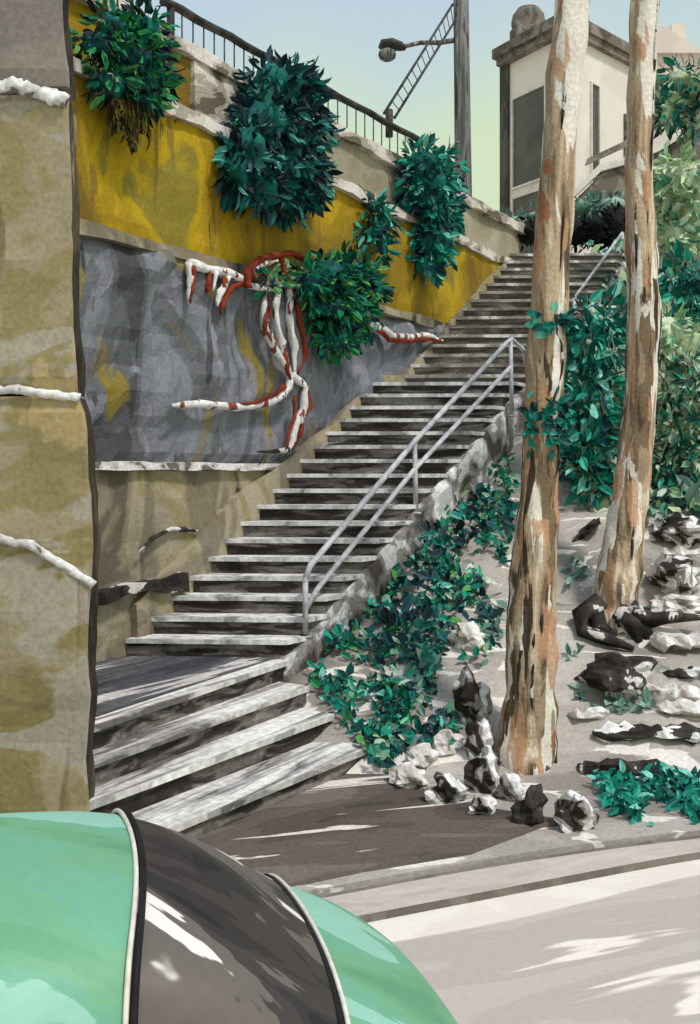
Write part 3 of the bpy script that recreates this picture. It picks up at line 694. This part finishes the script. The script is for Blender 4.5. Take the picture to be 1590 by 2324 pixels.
setp(cover('ground_plant', [(1330, 1790), (1450, 1780), (1600, 1740), (2100, 1700), (2100, 1800), (1600, 1880), (1480, 1890), (1400, 1860)], 3800, .11, M['leafteal'], 8, .16, -.12), kind='stuff')
setp(cover('slope_creeper', [(1285, 1280), (1330, 1290), (1330, 1600), (1590, 1580), (1590, 1660), (1300, 1650), (1280, 1400)], 500, .13, M['leafmist'], 9, .08, .12), kind='stuff')

# ------------------------------------------------------------------ shrubs on the right
def shrub(label, pts, d, n, L, mat, core, seed, group='tall shrubs between and beyond the gum trunks', depth=.4, droop=.5, corek=.65, name='tall_shrub', hs=1):
    t, cl = bush(name, label, 'shrub', pts, d, n, L, mat, core, seed, depth, group, droop, corek)
    low = min(cl, key=lambda c: c[0][2]-c[1][2]); x, y = low[0][0], low[0][1]+.15; zb = terr(x, y)
    mb = MB(); P = [Vector((x, y, min(zb, low[0][2])-.1))]
    for c in sorted(cl, key=lambda c: c[0][2]): P.append(Vector(c[0]))
    mb.tube(P, [.03]+[.025]*(len(P)-2)+[.01], 7); obj('stem', mb, M['core'], t); return t
shrub('tall teal shrub filling the gap between the two gum trunks', [(1350, 720, 120, 70), (1345, 780, 130, 90), (1330, 840, 100, 80), (1350, 900, 110, 110), (1345, 970, 120, 110), (1330, 1040, 90, 90), (1335, 1100, 70, 60), (1390, 740, 50, 60)], 13.9, 720, .23, M['leafteal'], None, 51, corek=.5, hs=0)
shrub('teal shrub at the right edge level with the stair top', [(1550, 620, 70, 60), (1545, 680, 90, 80), (1585, 650, 60, 100), (1560, 730, 90, 40)], 14.6, 280, .22, M['leafteal'], None, 52, corek=.5)
shrub('teal shrub with pale tips low at the right edge beside the slim trunk', [(1520, 910, 60, 70), (1575, 870, 70, 110), (1545, 980, 90, 80), (1510, 1050, 90, 80), (1570, 1050, 90, 100), (1540, 1110, 110, 60)], 13.9, 560, .2, M['leafmix'], None, 53, corek=.6)
shrub('loose pale green shrub behind the slim trunk at the right edge', [(1540, 400, 110, 90), (1570, 470, 100, 100), (1520, 540, 80, 100), (1560, 560, 100, 90), (1530, 440, 80, 80)], 15.5, 650, .24, M['leafpale'], M['corepale'], 54, corek=.8)
shrub('pale grey-green shrub between the slim trunk and the right edge', [(1500, 760, 110, 110), (1560, 800, 120, 110), (1500, 880, 120, 120), (1570, 940, 110, 120), (1510, 1000, 110, 110), (1540, 1080, 130, 100), (1480, 1120, 70, 110)], 14.2, 900, .2, M['leafpale'], M['corepale'], 55, corek=.85)
shrub('pale green shrub low behind the teal shrub between the trunks', [(1350, 1060, 110, 130), (1360, 960, 100, 120), (1340, 1130, 90, 60), (1390, 860, 70, 120)], 15.2, 300, .2, M['leafpale'], M['corepale'], 56, corek=.85)
shrub('sparse green tree crown at the top right corner before the pink wall', [(1545, 180, 70, 60), (1580, 200, 60, 90), (1535, 240, 70, 70), (1575, 265, 70, 60), (1515, 265, 40, 60)], 17.5, 300, .24, M['leafmix'], M['corepale'], 57, corek=.7)
# vine on the thick trunk
def trunk_at(Y):
    z = EYE+(HY-Y*K)/F*D1; b = min(range(len(P1)), key=lambda i: abs(P1[i].z-z)); return P1[b], R1[b]
v = thing('climbing_vine', 'teal vine clinging to the thick gum trunk halfway up', 'vine', trunk_at(1000)[0]+Vector((0, -R1[20], 0)))
r = random.Random(61); mb = MB()
for Yc, sp, n in ((740, 28, 60), (955, 60, 130)):
    for _ in range(n):
        p, rad = trunk_at(Yc+r.gauss(0, sp*.5)); th = r.uniform(R(-150), R(10))
        q = p+Vector((math.cos(th), math.sin(th), 0))*rad*r.uniform(1.0, 1.12); mb.leaf(q, rv(r)+Vector((.3, -.2, -.2)), Vector((math.cos(th), math.sin(th), 0))+rv(r)*.3, .13, .07)
obj('foliage', mb, M['leaf'], v)
mb = MB(); P = []
for i in range(12):
    p, rad = trunk_at(1090-i*33); th = R(-60+20*math.sin(i)); P.append(p+Vector((math.cos(th), math.sin(th), 0))*rad*1.05)
mb.tube(P, .012, 6); obj('stem', mb, M['rootdark'], v)
# hedge at the stair top
t, cl = bush('hedge', 'low black hedge with misty green top above the highest steps', 'hedge',
    [(1165, 540, 50, 32), (1200, 530, 60, 50), (1245, 535, 70, 60), (1300, 530, 70, 60), (1350, 525, 70, 70), (1400, 520, 70, 90)], 21.2, 500, .17, M['leafblack'], M['hedge'], 71, .4, None, 0, .92)
r = random.Random(72); mb = MB(); c2 = clumps_of([(1175, 505, 70, 30), (1230, 495, 90, 36), (1320, 480, 110, 50), (1390, 470, 90, 50)], 21.9, .4)
foliage(mb, c2, 420, .2, r, 0)
for i, (c, rad) in enumerate(c2): mb.blob(c, tuple(q*.85 for q in rad), 80+i, .2, 2)
obj('misty_top', mb, M['leafmist'], t)

# ================================================================== lamp pole
PD = 21.5
pb = Pd(1052, 430, PD); pt = Pd(1046, -90, PD)
lp = thing('lamp_pole', 'tall grey timber pole carrying a curved-arm street lamp behind the parapet', 'street lamp', (pb.x, PD, 7.0))
mb = MB(); mb.tube([Vector((pb.x, PD, 6.9)), pb, (pb+pt)/2, pt], [.2, .19, .175, .165], 14, wob=.04); obj('pole', mb, M['pole'], lp)
A = [Pd(1040, 90, PD), Pd(1000, 97, PD), Pd(955, 97, PD-.1), Pd(915, 106, PD-.2), Pd(890, 112, PD-.25)]
mb = MB(); mb.tube(A, [.06, .055, .05, .05, .06], 8); obj('arm', mb, M['pole'], lp)
h = Pd(890, 112, PD-.25); mb = MB()
mb.tube([h+Vector((-.28, 0, .03)), h+Vector((-.2, 0, .09)), h+Vector((0, 0, .11)), h+Vector((.2, 0, .06)), h+Vector((.3, 0, .01))], [.03, .12, .13, .1, .04], 12)
hd = obj('lamp_head', mb, M['iron'], lp)
mb = MB(); mb.blob(h+Vector((-.1, 0, -.12)), (.2, .17, .15), 3, .02, 2); obj('lamp_glass', mb, M['pole'], hd)
LA = (Pd(1028, 10, PD), Pd(872, 258, PD-3.3)); LB = (Pd(1038, 40, PD), Pd(896, 268, PD-3.3)); mb = MB()
for a, b in (LA, LB): mb.tube([a, b], .026, 6)
for k in range(15):
    f = (k+.5)/15; g_ = f+.035; mb.tube([LA[0].lerp(LA[1], f), LB[0].lerp(LB[1], min(1, g_))], .010, 5)
obj('lattice_brace', mb, M['iron'], lp)
p = Pd(884, 262, PD-3.3); mb = MB(); mb.tube([p+Vector((0, 0, -.4)), p+Vector((0, 0, .1))], .07, 8); obj('anchor', mb, M['iron'], lp)

# ================================================================== house at the top
C0, CL, CR = Vector((5.54, 25, 0)), Vector((4.28, 27, 0)), Vector((8.2, 27.5, 0)); CB = CL+CR-C0
HB, HT = 7.8, 14.0
hs = thing('house', 'cream two-storey house with dark windows and domed corner at the stair top', 'house', (5.5, 25, HB))
mb = MB(); mb.prism([C0[:2], CR[:2], CB[:2], CL[:2]], HB, HT); obj('wall', mb, M['house'], hs)
def fpt(A, B, t, z, o):
    d = (B-A).normalized(); n = Vector((d.y, -d.x, 0))
    if n.y > 0: n = -n
    return A+(B-A)*t+n*o+Vector((0, 0, z))
def panel(A, B, t0, t1, z0, z1, o0, o1, m=0, mb=None):
    mb = mb or MB(); q = [fpt(A, B, t, z, o) for o in (o0, o1) for t, z in ((t0, z0), (t1, z0), (t1, z1), (t0, z1))]
    mb.add(q, [(0, 3, 2, 1), (4, 5, 6, 7), (0, 1, 5, 4), (1, 2, 6, 5), (2, 3, 7, 6), (3, 0, 4, 7)], m); return mb
def window(A, B, t0, t1, z0, z1, nm=1, par=None, arch=False):
    L = (B-A).length; f = .05/L
    w = obj('window', panel(A, B, t0, t1, z0, z1, -.02, .012), M['winglass'], par or hs)
    mb = panel(A, B, t0-f, t0, z0-.05, z1+.05, -.02, .06); panel(A, B, t1, t1+f, z0-.05, z1+.05, -.02, .06, 0, mb)
    panel(A, B, t0, t1, z1, z1+.05, -.02, .058, 0, mb); panel(A, B, t0, t1, z0-.05, z0, -.02, .09, 0, mb)
    obj('frame', mb, M['winframe'], w)
    mb = MB()
    for k in range(1, nm+1):
        t = t0+(t1-t0)*k/(nm+1); panel(A, B, t-.012/L, t+.012/L, z0, z1, .01, .035, 0, mb)
    obj('glazing_bar', mb, M['housecol'], w); return w
window(CL, C0, .14, .66, 10.55, 12.95, 0); window(CL, C0, .14, .66, 8.2, 10.25, 0)
window(C0, CR, .285, .375, 10.4, 13.0, 0)
mb = panel(CL, C0, -.06, .07, HB, HT-.02, -.1, .10); obj('pilaster', mb, M['housecol'], hs)
mb = panel(C0, CR, .72, .80, 9.8, 12.6, -.02, .07); obj('dark_strip', mb, M['housetrim'], hs)  # dark upright strip on the right-hand house face
mb = MB()
for (a, b, z0, z1, o) in ((HT, 0, HT-.02, HT+.16, .22), (0, 0, HT+.162, HT+.42, .32), (0, 0, HT+.422, HT+.52, .18)):
    cc = (C0+CB)/2; pl = [(q-cc)*(1+o/1.6)+cc for q in (C0, CR, CB, CL)]; mb.prism([p[:2] for p in pl], z0, z1)
obj('cornice', mb, M['housetrim'], hs)
cc = (C0+CB)/2; mb = MB(); apex = Vector((cc.x, cc.y, HT+1.1)); rf = [(q-cc)*1.02+cc+Vector((0, 0, HT+.521)) for q in (C0, CR, CB, CL)]
mb.add(rf+[apex], [(0, 1, 4), (1, 2, 4), (2, 3, 4), (3, 0, 4), (3, 2, 1, 0)]); obj('roof', mb, M['blush'], hs)
dm = CL+(C0-CL)*.35+Vector((.1, .3, 0)); mb = MB(); prof = [(.50, HT+.5), (.50, HT+.75), (.42, HT+.78), (.46, HT+1.0), (.42, HT+1.2), (.30, HT+1.36), (.1, HT+1.45), (.01, HT+1.47)]
n = 18; vs = [(dm.x+r_*math.cos(2*math.pi*k/n), dm.y+r_*math.sin(2*math.pi*k/n), z) for r_, z in prof for k in range(n)]
mb.add(vs, [(i*n+k, i*n+(k+1)%n, (i+1)*n+(k+1)%n, (i+1)*n+k) for i in range(len(prof)-1) for k in range(n)], 0, True); obj('dome', mb, M['housetrim'], hs)
# ramp wall climbing to the right in front of the house
rw = thing('ramp_wall', 'brown-grey ramp wall with pale handrail climbing right in front of the house', 'wall', Pd(1450, 420, 22.5))
def ramp(pts, th, name, mat, d=22.5):
    mb = MB(); n = len(pts); f = [Pd(X, Y, d) for X, Y in pts]; b = [q+Vector((0, th, 0)) for q in f]
    mb.add(f+b, [tuple(range(n)), tuple(range(n, 2*n))[::-1]]+[(i, n+i, n+(i+1)%n, (i+1)%n) for i in range(n)]); obj(name, mb, mat, rw)
ramp([(1285, 500), (1700, 500), (1700, 235), (1590, 290), (1500, 345), (1440, 372), (1370, 392), (1310, 450)][::-1], .35, 'wall_face', M['housetrim'])
ramp([(1306, 446), (1366, 388), (1440, 368), (1500, 341), (1590, 286), (1700, 231), (1700, 212), (1590, 266), (1500, 322), (1440, 352), (1360, 374), (1300, 436)], .5, 'coping', M['winframe'], 22.4)
ramp([(1330, 375), (1440, 325), (1500, 290), (1600, 240), (1700, 190), (1700, 180), (1590, 225), (1500, 270), (1440, 310), (1335, 360)], .08, 'ramp_rail', M['housetrim'], 22.42)
# pale building far right
pbx = thing('distant_house', 'pale pink gabled house far behind at the top right', 'house', (12, 36, 8))
mb = MB(); x0, x1 = Pd(1440, 0, 36).x, Pd(1720, 0, 36).x; zt = Pd(0, 125, 36).z
mb.box((x0, 36, 8), (x1, 42, zt)); obj('wall', mb, M['blush'], pbx)
mb = MB(); g0, g1_ = x0-.2, Pd(1600, 0, 36).x; zp = Pd(0, 60, 36).z
mb.add([(g0, 35.8, zt), (g1_, 35.8, zt), ((g0+g1_)/2-.3, 35.8, zp), (g0, 42.2, zt), (g1_, 42.2, zt), ((g0+g1_)/2-.3, 42.2, zp)], [(0, 1, 2), (3, 5, 4), (0, 2, 5, 3), (1, 4, 5, 2), (0, 3, 4, 1)]); obj('roof', mb, M['blush'], pbx)
mb = MB(); q = Pd(1540, 75, 36.5); mb.box((q.x-.2, 36.6, q.z-.6), (q.x+.3, 37, q.z+.4)); obj('chimney', mb, M['blush'], pbx)
for X in (1500, 1560):
    q = Pd(X, 220, 36); mb = MB(); mb.box((q.x-.5, 35.96, q.z-.8), (q.x+.5, 36.02, q.z+.8)); obj('window', mb, M['winglass'], pbx)

# ================================================================== CAR
cu = Vector((.963, .27, 0)); cv = Vector((-.27, .963, 0)); CV = 3.66
car = thing('parked_car', 'rounded mint green car parked at the kerb with wide dark rear window', 'car', cu*(-.6)+cv*CV+Vector((0, 0, -.14)))
def interp(tab, u):
    if u <= tab[0][0]: return tab[0][1]
    for i in range(len(tab)-1):
        (a, p), (b, q) = tab[i], tab[i+1]
        if a <= u <= b:
            t = (u-a)/(b-a)
            p0 = tab[i-1] if i else (a-1*(b-a), p-(q-p)*.5); p3 = tab[i+2] if i+2 < len(tab) else (b+(b-a), q+(q-p)*.5)
            m0 = (q-p0[1])/(b-p0[0])*(b-a); m1 = (p3[1]-p)/(p3[0]-a)*(b-a)
            return (2*t**3-3*t*t+1)*p+(t**3-2*t*t+t)*m0+(-2*t**3+3*t*t)*q+(t**3-t*t)*m1
    return tab[-1][1]
ZT = [(-3.1, .45), (-3.0, .68), (-2.7, .82), (-2.2, .92), (-1.8, 1.08), (-1.4, 1.40), (-.8, 1.55), (-.3, 1.575), (.12, 1.52), (.45, 1.36), (.8, 1.13), (1.1, .99), (1.33, .86), (1.5, .66), (1.6, .42)]
WT = [(-3.1, .1), (-3.0, .42), (-2.7, .66), (-2.2, .78), (-1.4, .84), (-.5, .88), (.2, .87), (.7, .82), (.95, .76), (1.2, .65), (1.4, .48), (1.54, .27), (1.6, .06)]
UR = [-3.1, -3.05, -3.0, -2.9, -2.7, -2.45, -2.2, -2.0, -1.8, -1.6, -1.4, -1.15, -.95, -.8, -.55, -.3, -.05, .02, .12, .24, .36, .48, .60, .70, .80, .9, 1.0, 1.1, 1.2, 1.3, 1.38, 1.46, 1.54, 1.57, 1.6]
NS = 12   # half section samples
def sect(u):
    zt, w = interp(ZT, u), interp(WT, u); cab = max(0, min(1, (zt-.95)/.45)); belt = min(.86, zt-.12*min(1, w/.3)); sill = min(.22, zt-.1)
    rw_ = w*(.95-.11*cab)
    pts = [(w*.95, sill), (w, (sill+belt)/2), (w*.985, belt), (w*.96-.03*cab, belt+(zt-belt)*.25), (rw_, belt+(zt-belt)*.66), (rw_*.88, belt+(zt-belt)*.86), (rw_*.66, belt+(zt-belt)*.955), (rw_*.33, belt+(zt-belt)*.992), (0, zt)]
    return pts
def cpt(u, vv, z): return cu*u+cv*(CV+vv)+Vector((0, 0, z-.14+.14))
secs = []
for u in UR:
    s = sect(u); full = [( p[0], p[1]) for p in s]+[(-p[0], p[1]) for p in reversed(s[:-1])]
    secs.append([(u+.13*(1-(abs(a)/.88)**2)*max(0, 1-abs(u-.42)/.75)**.6, a, z) for a, z in full])
nv = len(secs[0]); gi = (UR.index(.12), UR.index(.80)); sw = (UR.index(-1.4), UR.index(-.8), UR.index(-.05))
body = MB(); glass = MB(); sg = [MB(), MB(), MB(), MB()]
P = [[cpt(*q) for q in s] for s in secs]
def put(mb, i, j, off=0): mb.add([P[i][j], P[i][j+1], P[i+1][j+1], P[i+1][j]], [(0, 3, 2, 1)], 0, True)
for i in range(len(UR)-1):
    for j in range(nv-1):
        if gi[0] <= i < gi[1] and 3 <= j <= nv-5: put(glass, i, j)
        elif j in (3, nv-5) and sw[0] <= i < sw[1]-0: put(sg[0 if j == 3 else 1], i, j)
        elif j in (3, nv-5) and sw[1] <= i < sw[2]: put(sg[2 if j == 3 else 3], i, j)
        else: put(body, i, j)
# floor
for i in range(len(UR)-1): body.add([P[i][0], P[i+1][0], P[i+1][-1], P[i][-1]], [(0, 1, 2, 3)])
def finish(name, mb, mat, sub=1, thick=0):
    o = obj(name, mb, mat, car); bm = bmesh.new(); bm.from_mesh(o.data); bmesh.ops.remove_doubles(bm, verts=bm.verts, dist=.0005); bmesh.ops.recalc_face_normals(bm, faces=bm.faces) if name == 'body' else None
    bm.to_mesh(o.data); bm.free()
    m = o.modifiers.new('sub', 'SUBSURF'); m.levels = 2; m.render_levels = 2; m.boundary_smooth = 'PRESERVE_CORNERS'
    return o
finish('body', body, M['paint'])
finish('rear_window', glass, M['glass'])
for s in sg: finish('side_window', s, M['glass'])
def smooth_line(pts, k=5):
    out = []
    for i in range(len(pts)-1):
        p0 = pts[max(i-1, 0)]; p1 = pts[i]; p2 = pts[i+1]; p3 = pts[min(i+2, len(pts)-1)]
        for a in range(k):
            t = a/k; out.append(.5*((2*p1)+(p2-p0)*t+(2*p0-5*p1+4*p2-p3)*t*t+(3*p1-p0-3*p2+p3)*t**3))
    return out+[pts[-1]]
up = Vector((0, 0, .006))
for row, sgn in ((gi[0], -1), (gi[1], 1)):
    ln = smooth_line([P[row][j] for j in range(2, nv-2)])
    mb = MB(); mb.tube([p+up+cu*.006*sgn for p in ln], .009, 8); obj('window_trim', mb, M['trim'], car)
    mb = MB(); mb.tube([p+up*.6-cu*.018*sgn for p in ln], .012, 8); obj('window_seal', mb, M['rubber'], car)
for j in (3, nv-4):
    ln = smooth_line([P[i][j] for i in range(sw[0], gi[1]+1)]); mb = MB(); mb.tube(ln, .010, 6); obj('waist_trim', mb, M['rubber'], car)
def wheel(u, s):
    c = cu*u+cv*(CV+s*.70)+Vector((0, 0, .17)); n = 28
    t = MB(); prof = [(.20, -.09), (.29, -.10), (.31, -.06), (.31, .06), (.29, .10), (.20, .09)]
    def ringm(prof, mb, m=0):
        vs = []
        for r_, o in prof:
            for k in range(n):
                a = 2*math.pi*k/n; vs.append(c+cu*math.cos(a)*r_+Vector((0, 0, math.sin(a)*r_))+cv*o)
        L = len(prof); mb.add(vs, [(i*n+k, i*n+(k+1)%n, (i+1)*n+(k+1)%n, (i+1)*n+k) for i in range(L-1) for k in range(n)], m, True)
    ringm(prof+[prof[0]], t); w = obj('wheel', t, M['rubber'], car)
    h_ = MB(); ringm([(.20, s*.07), (.17, s*.085), (.10, s*.07), (.06, s*.1), (.001, s*.105)], h_); ringm([(.20, -s*.07), (.001, -s*.07)], h_); obj('rim', h_, M['chrome'], w)
for u in (-2.15, .72):
    for s in (-1, 1): wheel(u, s)
for u0, dr in ((1.44, 1), (-2.95, -1)):
    P_ = [cpt(u0+dr*(.16-.55*(a/.72)**4*.35), a, .36) for a in [-.72+.09*i for i in range(17)]]
    mb = MB(); mb.tube(P_, .045, 8); obj('bumper', mb, M['chrome'], car)
for s in (-1, 1):
    mb = MB(); mb.blob(cpt(1.30, s*.47, .58), (.07, .09, .09), 3, .02, 2); obj('tail_light', mb, M['lens'], car)
    mb = MB(); mb.blob(cpt(-2.86, s*.5, .6), (.08, .10, .10), 4, .02, 2); obj('headlight', mb, M['lampglass'], car)

# ================================================================== LIGHT, SKY, CAMERA
sun_dir = Vector((.38, -.42, .95)).normalized()
w = bpy.data.worlds.new('World'); scene.world = w; w.use_nodes = True; N = w.node_tree.nodes; L = w.node_tree.links
bg = N['Background']; sky = N.new('ShaderNodeTexSky'); sky.sky_type = 'NISHITA'; sky.sun_disc = False
sky.sun_elevation = math.asin(sun_dir.z); sky.sun_rotation = math.atan2(sun_dir.x, sun_dir.y); sky.air_density = 1.0; sky.dust_density = 2.5; sky.ozone_density = 1.0
tc = N.new('ShaderNodeTexCoord'); sp = N.new('ShaderNodeSeparateXYZ'); L.new(tc.outputs['Generated'], sp.inputs[0])
ns = N.new('ShaderNodeTexNoise'); ns.inputs['Scale'].default_value = 3; ns.inputs['Detail'].default_value = 3; L.new(tc.outputs['Generated'], ns.inputs['Vector'])
ad = N.new('ShaderNodeMath'); ad.operation = 'MULTIPLY_ADD'; L.new(ns.outputs['Fac'], ad.inputs[0]); ad.inputs[1].default_value = .22; L.new(sp.outputs['Z'], ad.inputs[2])
cr = N.new('ShaderNodeValToRGB'); e = cr.color_ramp.elements; L.new(ad.outputs[0], cr.inputs[0])
def sc(c, k): q = lin(c); return (q[0]*k, q[1]*k, q[2]*k, 1)
e[0].position = .27; e[0].color = lin((196, 208, 160)); e[1].position = .57; e[1].color = lin((168, 184, 202))
m1 = e.new(.43); m1.color = lin((188, 204, 172)); m2 = e.new(.50); m2.color = lin((176, 194, 192))
g = N.new('ShaderNodeVectorMath'); g.operation = 'SCALE'; L.new(cr.outputs[0], g.inputs[0]); g.inputs['Scale'].default_value = 7.2
mx = N.new('ShaderNodeMix'); mx.data_type = 'RGBA'; mx.inputs[0].default_value = .92; L.new(sky.outputs[0], mx.inputs[6]); L.new(g.outputs[0], mx.inputs[7])
L.new(mx.outputs[2], bg.inputs['Color']); bg.inputs['Strength'].default_value = .15
sl = bpy.data.lights.new('Sun', 'SUN'); sl.energy = 2.0; sl.angle = R(9); sl.color = (1, .95, .88)
so = bpy.data.objects.new('Sun', sl); COL.objects.link(so); so.rotation_euler = sun_dir.to_track_quat('Z', 'Y').to_euler()
cam = bpy.data.cameras.new('Camera'); co = bpy.data.objects.new('Camera', cam); COL.objects.link(co); co.location = (0, 0, EYE); co.rotation_euler = (R(90), 0, 0)
cam.sensor_fit = 'VERTICAL'; cam.sensor_height = 36; cam.lens = F/1024*36; cam.shift_y = -(512-HY)/1024; cam.clip_end = 2000; cam.clip_start = .05
scene.camera = co
scene.view_settings.view_transform = 'Standard'; scene.view_settings.look = 'None'; scene.view_settings.exposure = 0.3
